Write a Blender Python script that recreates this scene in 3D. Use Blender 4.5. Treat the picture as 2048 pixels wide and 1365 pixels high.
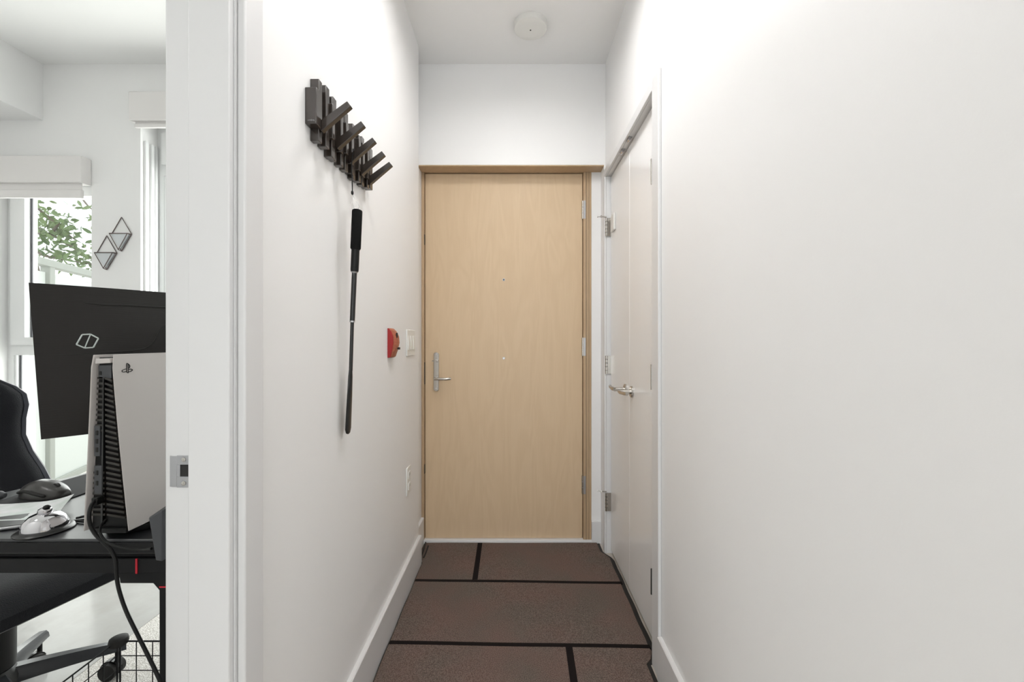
import bpy, bmesh, math, random
from mathutils import Vector, Matrix
random.seed(7)
R = math.radians
C = bpy.context.scene.collection
S = bpy.context.scene
for o in list(bpy.data.objects): bpy.data.objects.remove(o)

# ------------------------------------------------------------------ camera
F, CX, CY, CAMZ = 850.0, 1028.0, 683.0, 1.17     # focal length in pixels of the 2048 frame
cam = bpy.data.cameras.new('camera'); cam_o = bpy.data.objects.new('camera', cam); C.objects.link(cam_o)
cam.sensor_width = 36; cam.lens = F/2048*36; cam.clip_start = .02
cam.shift_x = -(CX-1024)/2048; cam.shift_y = (CY-682.5)/2048
cam_o.location = (0, 0, CAMZ); cam_o.rotation_euler = (R(90), 0, 0)
S.camera = cam_o
S.view_settings.view_transform = 'Standard'; S.view_settings.look = 'None'
S.view_settings.exposure = 0.41; S.view_settings.gamma = 1; S.view_settings.use_curve_mapping = False
# ------------------------------------------------------------------ world
w = bpy.data.worlds.new('sky'); S.world = w; w.use_nodes = True
wn = w.node_tree.nodes; wl = w.node_tree.links
bg = wn['Background']; bg.inputs['Strength'].default_value = 1.6
tc = wn.new('ShaderNodeTexCoord'); nz = wn.new('ShaderNodeTexNoise'); nz.inputs['Scale'].default_value = 2.2; nz.inputs['Detail'].default_value = 5
cr = wn.new('ShaderNodeValToRGB'); cr.color_ramp.elements[0].color = (.93,.96,1,1); cr.color_ramp.elements[1].color = (1,1,1,1)
wl.new(tc.outputs['Generated'], nz.inputs['Vector']); wl.new(nz.outputs['Fac'], cr.inputs['Fac']); wl.new(cr.outputs['Color'], bg.inputs['Color'])

def area(name, loc, rot, sx, sy, e, col=(1,1,1), portal=False):
    l = bpy.data.lights.new(name, 'AREA'); l.shape = 'RECTANGLE'; l.size = sx; l.size_y = sy; l.energy = e; l.color = col
    if portal: l.cycles.is_portal = True
    o = bpy.data.objects.new(name, l); C.objects.link(o); o.location = loc; o.rotation_euler = rot
    return o
area('window_light', (-2.66, 2.60, 1.15), (R(-90),0,0), .60, 1.8, 11, (1,.965,.94))       # daylight in the small bedroom window
area('window_light', (-1.55, 2.60, 1.25), (R(-90),0,0), 1.0, 2.1, 27, (1,.965,.94))       # daylight in the wide bedroom window
area('window_light', (0, -4.6, 1.4), (R(90),0,0), 4.0, 2.2, 34, (.97,.985,1))            # added light from behind the camera, set in an unseen window
LAMP_HALL, FILL_BED, FILL_LIV = 3.35, 2.8, 7  # lamp strengths; the bedroom, living and second hall lamps are added

# ------------------------------------------------------------------ materials
def mat(name, col, rough=.5, metal=0, spec=.5, noise=None, bump=None, coat=0, trans=0, alpha=1, emit=None, sheen=0):
    m = bpy.data.materials.new(name); m.use_nodes = True
    n = m.node_tree.nodes; l = m.node_tree.links; b = n['Principled BSDF']
    b.inputs['Base Color'].default_value = (*col, 1); b.inputs['Roughness'].default_value = rough
    b.inputs['Metallic'].default_value = metal; b.inputs['Specular IOR Level'].default_value = spec
    b.inputs['Coat Weight'].default_value = coat; b.inputs['Transmission Weight'].default_value = trans
    b.inputs['Alpha'].default_value = alpha; b.inputs['Sheen Weight'].default_value = sheen
    if emit: b.inputs['Emission Color'].default_value = (*emit[0],1); b.inputs['Emission Strength'].default_value = emit[1]
    t = n.new('ShaderNodeTexCoord')
    if noise:                                        # (scale, second colour, detail)
        x = n.new('ShaderNodeTexNoise'); x.inputs['Scale'].default_value = noise[0]; x.inputs['Detail'].default_value = noise[2]
        r = n.new('ShaderNodeValToRGB'); r.color_ramp.elements[0].position = .35; r.color_ramp.elements[1].position = .65
        r.color_ramp.elements[0].color = (*col,1); r.color_ramp.elements[1].color = (*noise[1],1)
        l.new(t.outputs['Object'], x.inputs['Vector']); l.new(x.outputs['Fac'], r.inputs['Fac']); l.new(r.outputs['Color'], b.inputs['Base Color'])
    if bump:                                         # (scale, strength, distance)
        y = n.new('ShaderNodeTexNoise'); y.inputs['Scale'].default_value = bump[0]; y.inputs['Detail'].default_value = 3
        bu = n.new('ShaderNodeBump'); bu.inputs['Strength'].default_value = bump[1]; bu.inputs['Distance'].default_value = bump[2]
        l.new(t.outputs['Object'], y.inputs['Vector']); l.new(y.outputs['Fac'], bu.inputs['Height']); l.new(bu.outputs['Normal'], b.inputs['Normal'])
    return m
M = {}
M['wall']   = mat('wall_paint', (.865,.863,.862), .45, spec=.3, noise=(1.3,(.873,.870,.868),2), bump=(260,.08,.001))
M['ceil']   = mat('ceiling_paint', (.90,.90,.895), .8, spec=.2, bump=(200,.1,.001))
M['trim']   = mat('trim_paint', (.74,.74,.745), .28, spec=.5)
M['closet'] = mat('door_paint', (.90,.90,.90), .22, spec=.5, bump=(30,.03,.001))
M['nickel'] = mat('satin_nickel', (.50,.48,.45), .25, metal=1, noise=(300,(.55,.53,.50),2))
M['steel']  = mat('brushed_steel', (.44,.44,.455), .36, metal=1, bump=(500,.05,.0005))
M['chrome'] = mat('chrome', (.60,.59,.61), .06, metal=1)
M['dark_metal'] = mat('dark_metal', (.05,.05,.05), .4, metal=.8)
M['black']  = mat('black_plastic', (.008,.008,.008), .42, spec=.25, bump=(700,.05,.0003))
M['black_gloss'] = mat('black_gloss', (.008,.008,.008), .32, spec=.5)
M['black_powder'] = mat('black_powder_coat', (.007,.007,.008), .45, spec=.2, bump=(900,.1,.0003))
M['rubber'] = mat('black_rubber', (.012,.011,.010), .7, bump=(300,.2,.001))
M['foam']   = mat('foam_grip', (.010,.010,.010), .95, spec=.1, bump=(900,.5,.001))
M['rack']   = mat('espresso_plastic', (.026,.019,.015), .26, spec=.8, coat=.3, noise=(60,(.032,.023,.018),4))
M['red']    = mat('red_plastic', (.33,.010,.012), .35)
M['copper'] = mat('worn_red_copper', (.45,.13,.07), .4, noise=(120,(.30,.10,.05),4))
M['red_line'] = mat('red_accent', (.55,.01,.03), .4)
M['white_plastic'] = mat('white_plastic', (.80,.80,.77), .3)
M['shade']  = mat('white_fabric_shade', (.78,.76,.75), .8, bump=(500,.2,.0005))
M['vinyl']  = mat('white_vinyl', (.80,.81,.81), .3)
M['gasket'] = mat('grey_gasket', (.10,.10,.11), .6)
M['console_white'] = mat('console_white', (.62,.58,.56), .5, bump=(900,.05,.0003))
M['logo']   = mat('logo_silver', (.62,.68,.66), .4)
M['paper']  = mat('paper', (.72,.71,.73), .7, noise=(22,(.55,.60,.57),3))
M['grey_plastic'] = mat('grey_plastic', (.05,.052,.058), .5)
M['chair_fabric'] = mat('chair_fabric', (.010,.0105,.013), .85, spec=.2, sheen=.15, bump=(350,.6,.002))
M['chair_leather'] = mat('chair_leather', (.035,.037,.048), .42, bump=(120,.15,.001))
M['ceramic'] = mat('pale_ceramic', (.62,.65,.67), .3)
M['concrete'] = mat('patio_concrete', (.62,.59,.54), .9, noise=(3,(.70,.66,.60),5))
M['rail']   = mat('painted_rail', (.36,.37,.33), .5)
M['frost']  = mat('frosted_panel', (.72,.74,.70), .5, alpha=.85)
M['bark']   = mat('bark', (.10,.075,.05), .9, bump=(40,.6,.01))
M['leaf']   = mat('leaf', (.075,.13,.03), .5, noise=(3,(.14,.20,.06),3))
M['clear']  = mat('clear_cord', (.8,.8,.8), .1, alpha=.4)
M['chairmat'] = mat('clear_mat', (.88,.88,.87), .14, noise=(7,(.78,.77,.75),5), bump=(6,.5,.01), alpha=.4)

def glass():
    m = bpy.data.materials.new('window_glass'); m.use_nodes = True; n = m.node_tree.nodes; l = m.node_tree.links
    n.remove(n['Principled BSDF']); o = n['Material Output']
    a = n.new('ShaderNodeBsdfTransparent'); a.inputs['Color'].default_value = (.95,.98,.97,1)
    g = n.new('ShaderNodeBsdfGlossy'); g.inputs['Roughness'].default_value = .02
    x = n.new('ShaderNodeMixShader'); x.inputs['Fac'].default_value = .06
    l.new(a.outputs[0], x.inputs[1]); l.new(g.outputs[0], x.inputs[2]); l.new(x.outputs[0], o.inputs['Surface']); return m
M['glass'] = glass()
M['bronze'] = mat('dull_bronze', (.16,.13,.125), .4, metal=.7)
def emission(name, col, s):
    m = mat(name, (.9,.9,.88), .5, emit=(col, s)); return m

def wood(name, c1, c2, horizontal=False):
    m = bpy.data.materials.new(name); m.use_nodes = True; n = m.node_tree.nodes; l = m.node_tree.links; b = n['Principled BSDF']
    t = n.new('ShaderNodeTexCoord'); mp = n.new('ShaderNodeMapping'); mp.inputs['Scale'].default_value = (1,1,.16) if not horizontal else (.16,1,1)
    wv = n.new('ShaderNodeTexNoise'); wv.inputs['Scale'].default_value = 9; wv.inputs['Detail'].default_value = 2; wv.inputs['Distortion'].default_value = .6
    mu = n.new('ShaderNodeMath'); mu.operation = 'MULTIPLY'; mu.inputs[1].default_value = 34
    sn = n.new('ShaderNodeMath'); sn.operation = 'SINE'
    mr = n.new('ShaderNodeMapRange'); mr.inputs['From Min'].default_value = -1; mr.inputs['To Min'].default_value = .3; mr.inputs['To Max'].default_value = .7
    fi = n.new('ShaderNodeTexNoise'); fi.inputs['Scale'].default_value = 260; fi.inputs['Detail'].default_value = 2
    mp2 = n.new('ShaderNodeMapping'); mp2.inputs['Scale'].default_value = (1,1,.03) if not horizontal else (.03,1,1)
    mx = n.new('ShaderNodeMix'); mx.data_type = 'FLOAT'; mx.inputs[0].default_value = .45
    r = n.new('ShaderNodeValToRGB'); r.color_ramp.elements[0].color = (*c1,1); r.color_ramp.elements[1].color = (*c2,1)
    r.color_ramp.elements[0].position = .25; r.color_ramp.elements[1].position = .8
    l.new(t.outputs['Object'], mp.inputs[0]); l.new(mp.outputs[0], wv.inputs['Vector']); l.new(wv.outputs['Fac'], mu.inputs[0]); l.new(mu.outputs[0], sn.inputs[0])
    l.new(sn.outputs[0], mr.inputs['Value']); l.new(t.outputs['Object'], mp2.inputs[0]); l.new(mp2.outputs[0], fi.inputs['Vector'])
    l.new(mr.outputs[0], mx.inputs[2]); l.new(fi.outputs['Fac'], mx.inputs[3]); l.new(mx.outputs[0], r.inputs['Fac']); l.new(r.outputs['Color'], b.inputs['Base Color'])
    b.inputs['Roughness'].default_value = .42; b.inputs['Specular IOR Level'].default_value = .35
    return m
M['veneer'] = wood('maple_veneer', (.61,.455,.295), (.665,.51,.34))
M['frame_wood'] = wood('maple_frame', (.46,.325,.20), (.54,.39,.245))

def carpet(name, cols, scale, bstr, fine=900):
    m = bpy.data.materials.new(name); m.use_nodes = True; n = m.node_tree.nodes; l = m.node_tree.links; b = n['Principled BSDF']
    t = n.new('ShaderNodeTexCoord'); a = n.new('ShaderNodeTexNoise'); a.inputs['Scale'].default_value = scale; a.inputs['Detail'].default_value = 4
    f = n.new('ShaderNodeTexNoise'); f.inputs['Scale'].default_value = fine; f.inputs['Detail'].default_value = 2
    r = n.new('ShaderNodeValToRGB'); r.color_ramp.elements[0].position = .38; r.color_ramp.elements[1].position = .62
    r.color_ramp.elements[0].color = (*cols[0],1); r.color_ramp.elements[1].color = (*cols[1],1)
    r2 = n.new('ShaderNodeValToRGB'); r2.color_ramp.elements[0].position = .36; r2.color_ramp.elements[1].position = .66
    r2.color_ramp.elements[0].color = (*[c*.25 for c in cols[2]],1); r2.color_ramp.elements[1].color = (*[min(1,c*1.9) for c in cols[2]],1)
    x = n.new('ShaderNodeMix'); x.data_type = 'RGBA'; x.inputs[0].default_value = .5
    bu = n.new('ShaderNodeBump'); bu.inputs['Strength'].default_value = bstr; bu.inputs['Distance'].default_value = .003
    for q in (a, f): l.new(t.outputs['Object'], q.inputs['Vector'])
    l.new(a.outputs['Fac'], r.inputs['Fac']); l.new(f.outputs['Fac'], r2.inputs['Fac']); l.new(r.outputs['Color'], x.inputs[6]); l.new(r2.outputs['Color'], x.inputs[7])
    l.new(x.outputs[2], b.inputs['Base Color']); l.new(f.outputs['Fac'], bu.inputs['Height']); l.new(bu.outputs['Normal'], b.inputs['Normal'])
    b.inputs['Roughness'].default_value = 1; b.inputs['Specular IOR Level'].default_value = .1
    return m
M['mat_carpet'] = carpet('mat_pile', ((.172,.108,.092),(.128,.108,.092),(.145,.112,.097)), 4.5, .8, 340)
M['mat_stripe'] = mat('mat_stripe', (.013,.010,.010), 1, spec=.1, bump=(600,.6,.002))
M['carpet'] = carpet('beige_carpet', ((.66,.61,.55),(.58,.55,.51),(.62,.58,.53)), 3, .8, 260)
M['hall_floor'] = wood('pale_oak_floor', (.50,.46,.41), (.57,.53,.47))

# ------------------------------------------------------------------ mesh builder
class MB:
    def __init__(s): s.bm = bmesh.new()
    def box(s, x0, x1, y0, y1, z0, z1):
        v = [s.bm.verts.new((x,y,z)) for x in (x0,x1) for y in (y0,y1) for z in (z0,z1)]
        for f in ((0,1,3,2),(4,6,7,5),(0,4,5,1),(2,3,7,6),(0,2,6,4),(1,5,7,3)): s.bm.faces.new([v[i] for i in f])
        return s
    def hexa(s, pts):                                    # 4 bottom + 4 top points
        v = [s.bm.verts.new(p) for p in pts]
        for f in ((0,3,2,1),(4,5,6,7),(0,1,5,4),(1,2,6,5),(2,3,7,6),(3,0,4,7)): s.bm.faces.new([v[i] for i in f])
        return s
    def prism(s, poly, axis, a, b):
        def mk(p, h): 
            return {'x':(h,p[0],p[1]), 'y':(p[0],h,p[1]), 'z':(p[0],p[1],h)}[axis]
        A = [s.bm.verts.new(mk(p,a)) for p in poly]; B = [s.bm.verts.new(mk(p,b)) for p in poly]
        s.bm.faces.new(A); s.bm.faces.new(B[::-1]); n = len(poly)
        for i in range(n): s.bm.faces.new((A[i], B[i], B[(i+1)%n], A[(i+1)%n]))
        return s
    def rings(s, rings, cap=True, close=True):
        V = [[s.bm.verts.new(p) for p in r] for r in rings]; n = len(V[0])
        for a, b in zip(V, V[1:]):
            for i in range(n if close else n-1):
                s.bm.faces.new((a[i], a[(i+1)%n], b[(i+1)%n], b[i]))
        if cap: s.bm.faces.new(V[0][::-1]); s.bm.faces.new(V[-1])
        return s
    def tube(s, pts, r, seg=12, cap=True):
        pts = [Vector(p) for p in pts]; n = len(pts); rs = r if isinstance(r, (list,tuple)) else [r]*n
        rings = []; up = None
        for i, p in enumerate(pts):
            d = (pts[min(i+1,n-1)] - pts[max(i-1,0)]).normalized()
            if up is None: up = Vector((0,0,1)) if abs(d.z) < .9 else Vector((1,0,0))
            u = (up - d*up.dot(d)).normalized(); v = d.cross(u); up = u
            rings.append([p + (u*math.cos(a)+v*math.sin(a))*rs[i] for a in [k*2*math.pi/seg for k in range(seg)]])
        return s.rings(rings, cap)
    def lathe(s, prof, c=(0,0,0), seg=32, axis='z'):      # prof: (radius, height) from bottom to top
        rings = []
        for r, h in prof:
            r = max(r, .0002); ring = []
            for k in range(seg):
                a = k*2*math.pi/seg; u, v = r*math.cos(a), r*math.sin(a)
                p = {'z':(u,v,h), 'x':(h,u,v), 'y':(v,h,u)}[axis]
                ring.append(Vector(p)+Vector(c))
            rings.append(ring)
        return s.rings(rings)
    def xf(s, m): bmesh.ops.transform(s.bm, matrix=m, verts=s.bm.verts); return s
def smooth_path(pts, n=8):
    P = [Vector(p) for p in pts]; out = []
    for i in range(len(P)-1):
        a, b, c, d = P[max(i-1,0)], P[i], P[i+1], P[min(i+2,len(P)-1)]
        for k in range(n):
            t = k/n
            out.append(.5*((2*b)+(c-a)*t+(2*a-5*b+4*c-d)*t*t+(3*b-a-3*c+d)*t**3))
    out.append(P[-1]); return out
def thing(name, label, cat, loc, rotz=0, group=None):
    o = bpy.data.objects.new(name, None); C.objects.link(o); o.location = loc; o.rotation_euler = (0,0,rotz); o.empty_display_size = .05
    if label: o['label'] = label
    if cat: o['category'] = cat
    if group: o['group'] = group
    o['_w'] = list(loc)
    return o
def build(name, mb, m, parent=None, local=False, bevel=0, smooth=40, label=None, cat=None, group=None, kind=None, sub=0):
    bm = mb.bm; bmesh.ops.recalc_face_normals(bm, faces=bm.faces)
    if parent is not None:
        off = Vector((0,0,0))
        if not local: off = Vector(parent['_w'])
    else:
        xs = [v.co for v in bm.verts]
        off = Vector(((min(v.x for v in xs)+max(v.x for v in xs))/2, (min(v.y for v in xs)+max(v.y for v in xs))/2, min(v.z for v in xs)))
    bmesh.ops.translate(bm, vec=-off, verts=bm.verts)
    me = bpy.data.meshes.new(name); bm.to_mesh(me); bm.free()
    o = bpy.data.objects.new(name, me); C.objects.link(o)
    if parent is not None: o.parent = parent; o['_w'] = list(off)
    else: o.location = off; o['_w'] = list(off)
    me.materials.append(M[m] if isinstance(m, str) else m)
    if smooth:
        for p in me.polygons: p.use_smooth = True
        me.set_sharp_from_angle(angle=R(smooth))
    if bevel:
        b = o.modifiers.new('bevel', 'BEVEL'); b.width = bevel; b.segments = 2; b.limit_method = 'ANGLE'; b.angle_limit = R(35); b.harden_normals = False
    if sub:
        b = o.modifiers.new('sub', 'SUBSURF'); b.levels = sub; b.render_levels = sub
    if label: o['label'] = label
    if cat: o['category'] = cat
    if group: o['group'] = group
    if kind: o['kind'] = kind
    return o
def struct(name, mb, m, bevel=0, parent=None, smooth=40): return build(name, mb, m, parent, bevel=bevel, kind='structure' if parent is None else None, smooth=smooth)
def sthing(name, loc):
    o = thing(name, None, None, loc); o['kind'] = 'structure'; return o
def P(px, py, Y): return Vector(((px-CX)/F*Y, Y, CAMZ-(py-CY)/F*Y))     # point of the place seen at a photo pixel at distance Y

# ------------------------------------------------------------------ the setting
H = 2.72                                                     # ceiling height
LW, RW = -.502, .511                                         # corridor wall faces
BW = 2.374                                                   # back wall face
WT = .115                                                    # left wall thickness
RX = LW-WT                                                   # bedroom side of that wall
JY = .765                                                    # jamb face of the bedroom doorway
struct('floor', MB().box(RX+.03, 3.2, -4.7, 2.70, -.08, 0).box(-3.3, RX+.03, -4.7, -.20, -.08, 0), 'hall_floor')
struct('floor', MB().box(-3.3, RX+.03, -.20, 2.52, -.08, 0), 'carpet')
struct('ceiling', MB().box(-3.3, 3.2, -4.7, 2.70, H, H+.1), 'ceil')
# corridor left wall beyond the bedroom doorway, then the shallow step beside the entry door
struct('wall_left', MB().box(RX, LW, JY+.02, 2.237, 0, H).box(RX, -.537, 2.237, 2.60, 0, H), 'wall')
struct('wall_left', MB().box(RX, LW, -.25, -.07, 0, H).box(RX, LW, -.07, JY+.02, 2.15, H), 'wall')   # before and above the doorway
# corridor right wall with the closet opening
CY0, CY1, CZ = 1.540, 2.345, 2.079
struct('wall_right', MB().box(RW, RW+.12, -.15, CY0-.012, 0, H).box(RW, RW+.12, CY1+.012, 2.6, 0, H).box(RW, RW+.12, CY0-.012, CY1+.012, CZ+.012, H), 'wall')
struct('wall_closet', MB().box(RW+.12, 1.25, CY0-.15, CY0-.05, 0, H).box(RW+.12, 1.25, CY1, CY1+.1, 0, H).box(1.25, 1.35, CY0-.15, CY1+.1, 0, H), 'wall')
# back wall: header, white strip right of the entry frame, nib
HZ = 2.156
struct('wall_back', MB().box(RX, RW+.01, BW, 2.60, HZ, H).box(.449, RW+.01, 2.463, 2.60, 0, HZ).box(.503, RW+.01, BW, 2.463, 0, HZ), 'wall')
struct('wall_outside', MB().box(RX, RW+.12, 2.62, 2.68, 0, H), 'wall')
# living space behind the camera
struct('wall_living_left', MB().box(-3.3, RX, -.25, -.15, 0, H).box(-3.3, -3.2, -4.7, -.25, 0, H), 'wall')
struct('wall_living_right', MB().box(RW+.12, 3.2, -.25, -.15, 0, H).box(RW, RW+.12, -.25, -.15, 0, H).box(3.1, 3.2, -4.7, -.25, 0, H), 'wall')
struct('wall_living_back', MB().box(-3.3, -2.1, -4.8, -4.7, 0, H).box(2.1, 3.2, -4.8, -4.7, 0, H).box(-2.1, 2.1, -4.8, -4.7, 2.55, H).box(-2.1, 2.1, -4.8, -4.7, 0, .25), 'wall')
# bedroom
BX0 = -3.2
W1 = (-2.965, -2.36, .18, 2.10)      # small window: x0 x1 z0 z1
W2 = (-2.086, -.95, .18, 2.42)       # tall window
D = .26
m = MB().box(BX0, W1[0], BW, BW+D, 0, H).box(W1[1], W2[0], BW, BW+D, 0, H).box(W2[1], RX, BW, BW+D, 0, H)
for W in (W1, W2): m.box(W[0], W[1], BW, BW+D, 0, W[2]).box(W[0], W[1], BW, BW+D, W[3], H)
struct('wall_bedroom_back', m, 'wall')
struct('wall_bedroom_left', MB().box(BX0-.1, BX0, -.15, BW+D, 0, H), 'wall')
struct('wall_bulkhead', MB().box(BX0, -2.63, -.15, BW, 2.405, H), 'wall')

def window(n, W, sash_left, fixed_left, rail_z, xm=None, yy=.115):
    t = sthing('window_%d' % n, ((W[0]+W[1])/2, BW+yy, W[2]))
    x0, x1, z0, z1 = W; y0, y1 = BW+yy, BW+yy+.07; f = .035
    fr = MB().box(x0, x0+f, y0, y1, z0, z1).box(x1-f, x1, y0, y1, z0, z1).box(x0+f, x1-f, y0, y1, z0, z0+f).box(x0+f, x1-f, y0, y1, z1-f, z1).box(x0+f, x1-f, y0, y1, rail_z-.03, rail_z+.03)
    build('frame', fr, 'vinyl', t)
    a0, a1 = x0+f, x1-f
    s0, s1 = rail_z+.03, z1-f
    w = sash_left; ww = .045
    sa = MB().box(a0, a0+w, y0-.018, y1-.02, s0, s1).box(a1-ww, a1, y0-.018, y1-.02, s0, s1).box(a0+w, a1-ww, y0-.018, y1-.02, s0, s0+.045).box(a0+w, a1-ww, y0-.018, y1-.02, s1-.05, s1)
    sash = build('sash', sa, 'vinyl', t)
    g = .011
    build('gasket', MB().box(a0+w, a0+w+g, y0+.012, y0+.018, s0+.045, s1-.05).box(a1-ww-g, a1-ww, y0+.012, y0+.018, s0+.045, s1-.05), 'gasket', t)
    build('gasket', MB().box(a0+fixed_left, a0+fixed_left+g, y0+.018, y0+.024, z0+f, rail_z-.03).box(a1-g, a1, y0+.018, y0+.024, z0+f, rail_z-.03), 'gasket', t)
    if fixed_left > .001: build('glazing_bead', MB().box(a0, a0+fixed_left, y0+.004, y0+.045, z0+f, rail_z-.03), 'vinyl', t)
    build('pane', MB().box(a0+w, a1-ww, y0+.018, y0+.022, s0+.045, s1-.05), 'glass', t, smooth=0)
    build('pane', MB().box(a0+fixed_left, a1, y0+.024, y0+.028, z0+f, rail_z-.03), 'glass', t, smooth=0)
    return t
window(1, W1, .084, .012, 1.118)
window(2, W2, .035, .02, 2.17)
t3 = sthing('window_3', (0,-4.7,.25))
build('frame', MB().box(-2.1,2.1,-4.78,-4.72,.25,.31).box(-2.1,2.1,-4.78,-4.72,2.49,2.55).box(-2.1,-2.04,-4.78,-4.72,.25,2.55).box(2.04,2.1,-4.78,-4.72,.25,2.55).box(-.03,.03,-4.78,-4.72,.25,2.55), 'vinyl', t3)
build('pane', MB().box(-2.1,2.1,-4.753,-4.747,.27,2.53), 'glass', t3, smooth=0)
# side channels in the tall window's reveal
build('trim_3', MB().box(W2[0], W2[0]+.012, BW+.02, BW+.04, W2[2], 2.3).box(W2[0], W2[0]+.012, BW+.06, BW+.08, W2[2], 2.3).box(W2[0],W2[0]+.008, BW+.09, BW+.11, W2[2], 2.3), 'vinyl', kind='structure', bevel=.002)

# roller shades
def shade(x0, x1, zb, zt, bar, label, yp=.06, hem=.02):
    t = thing('roller_shade', label, 'window shade', ((x0+x1)/2, BW, zb), group=None)
    build('cassette', MB().box(x0, x1, BW-yp, BW-.001, zb, zt), 'shade', t, bevel=.004)
    build('shade_cloth', MB().box(x0+.02, x1-.015, BW-yp+.02, BW-yp+.023, zb-bar, zb+.01), 'shade', t)
    build('hem_bar', MB().box(x0+.02, x1-.012, BW-yp+.012, BW-yp+.030, zb-bar-hem, zb-bar), 'shade', t, bevel=.004)
    return t
shade(-3.05, -2.358, 2.037, 2.183, .035, 'white boxed roller shade above the small window, the lower of the two', hem=.045)
shade(-2.10, -.93, 2.375, 2.532, .012, 'white boxed roller shade above the tall window, the higher of the two')

# bedroom doorway jamb and casings
struct('trim_5', MB().box(RX, LW, JY, JY+.02, 0, 2.13).box(RX, LW, -.07, -.05, 0, 2.13).box(RX, LW, -.07, JY+.02, 2.13, 2.15), 'trim')
struct('trim_1', MB().box(-.578, -.5045, JY-.012, JY, 0, 2.118).box(-.578, -.5045, -.05, -.038, 0, 2.118).box(-.578, -.5045, -.05, JY, 2.118, 2.13), 'trim', bevel=.002)
struct('trim_2', MB().box(LW, -.487, JY+.005, JY+.062, 0, 2.19).box(LW, -.487, -.115, -.055, 0, 2.19).box(LW, -.487, -.055, JY+.005, 2.135, 2.19)
       .box(RX-.0155, RX, JY+.005, JY+.062, 0, 2.19).box(RX-.0155, RX, -.115, -.055, 0, 2.19).box(RX-.0155, RX, -.055, JY+.005, 2.135, 2.19), 'trim', bevel=.003)

# baseboards
BH = .149
struct('baseboard_left', MB().prism([(LW,0),(LW,BH),(-.490,BH),(-.486,BH-.004),(-.486,0)], 'y', JY+.062, 2.240), 'trim', bevel=.001)
struct('baseboard_left_step', MB().prism([(-.537,0),(-.537,BH),(-.525,BH),(-.522,BH-.003),(-.522,0)], 'y', 2.241, 2.462), 'trim')
struct('baseboard_right', MB().prism([(RW,0),(RW,BH),(.499,BH),(.495,BH-.004),(.495,0)], 'y', -.25, 1.470), 'trim', bevel=.001)
struct('baseboard_right_nib', MB().box(.449, .503, 2.452, 2.463, 0, BH-.02), 'trim', bevel=.001)
struct('baseboard_bedroom', MB().box(RX-.015, RX, JY+.062, BW, 0, .12).box(BX0, RX, BW-.015, BW, 0, .12), 'trim')

# ------------------------------------------------------------------ entry door
t = sthing('door_1', (-.06, 2.478, .02))
build('leaf', MB().box(-.518, .399, 2.478, 2.522, .021, 2.147), 'veneer', t, bevel=.0015)
fw = MB().box(-.537, -.521, 2.463, 2.60, .0, HZ).box(.402, .449, 2.463, 2.60, 0, HZ).box(-.521, .402, 2.463, 2.60, 2.151, HZ)
build('frame', fw, 'frame_wood', t, bevel=.002)
build('frame_stop', MB().box(.418, .4185, 2.459, 2.4635, 0, HZ).box(.434,.4345,2.460,2.4635,0,HZ), 'rubber', t)
build('head_lining', MB().box(-.537, .503, BW+.001, 2.463, HZ-.006, HZ-.0005), 'frame_wood', t)
struct('trim_4', MB().prism([(2.452,0),(2.455,.020),(2.60,.020),(2.60,0)], 'x', -.522, .49), 'trim', bevel=.001)
DX = lambda px: (px-CX)/343.0
DZ = lambda py: CAMZ-(py-CY)/343.0
YF = 2.478
for py in (421, 694, 969):
    h = build('hinge', MB().tube([(.400, YF-.006, DZ(py+18)), (.400, YF-.006, DZ(py-18))], .0065, 12), 'nickel', t)
    h2 = MB()
    for k in (-6, 6): h2.tube([(.400, YF-.006, DZ(py+k)-.001), (.400, YF-.006, DZ(py+k)+.001)], .0071, 12)
    h2.box(.403, .415, YF-.0165, YF-.0145, DZ(py+18), DZ(py-18))
    build('hinge_leaf', h2, 'steel', h)
lv = MB(); x0, x1, z0, z1 = DX(867.5), DX(878.5), DZ(783), DZ(705); cxp = (x0+x1)/2
lv.prism([(cxp+.016*math.cos(a)*1.0, (z0+.014 if math.sin(a)<0 else z1-.014)+.014*math.sin(a)) for a in [k*math.pi/8+.001 for k in range(16)]], 'y', YF-.010, YF)
hp = build('handle', lv, 'nickel', t, bevel=.002, label='satin nickel long-plate lever handle')
zl = DZ(757)
build('lever', MB().tube([(cxp, YF-.008, zl), (cxp, YF-.05, zl)], .009, 16).tube(smooth_path([(cxp-.004, YF-.05, zl+.001), (cxp+.03, YF-.052, zl), (cxp+.07, YF-.05, zl), (cxp+.088, YF-.042, zl+.001)], 5), [.0085]*10+[.0080]*5+[.0075], 14), 'nickel', hp)
build('thumb_turn', MB().tube([(cxp, YF-.009, DZ(722)), (cxp, YF-.022, DZ(722))], .009, 16).box(cxp-.021, cxp+.016, YF-.032, YF-.021, DZ(722)-.003, DZ(722)+.003), 'nickel', hp, bevel=.001)
for py in (709, 777): build('screw', MB().tube([(cxp, YF-.0125, DZ(py)), (cxp, YF-.009, DZ(py))], .0045, 12), 'chrome', hp)
for py in (560, 717):
    pb = build('peephole', MB().lathe([(.0078,-.004),(.0078,-.001),(.0078,.001)], (DX(1007.5), YF, DZ(py)), 18, 'y'), 'steel', t)
    build('lens', MB().lathe([(.0048,-.0052),(.0048,-.004)], (DX(1007.5), YF, DZ(py)), 14, 'y'), 'dark_metal' if py == 560 else 'white_plastic', pb)
for py, hh in ((480, 10), (747, 22), (938, 9)):
    build('strike_plate', MB().box(-.5215, -.5185, YF-.012, YF+.004, DZ(py+hh), DZ(py-hh)), 'dark_metal', t)

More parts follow.
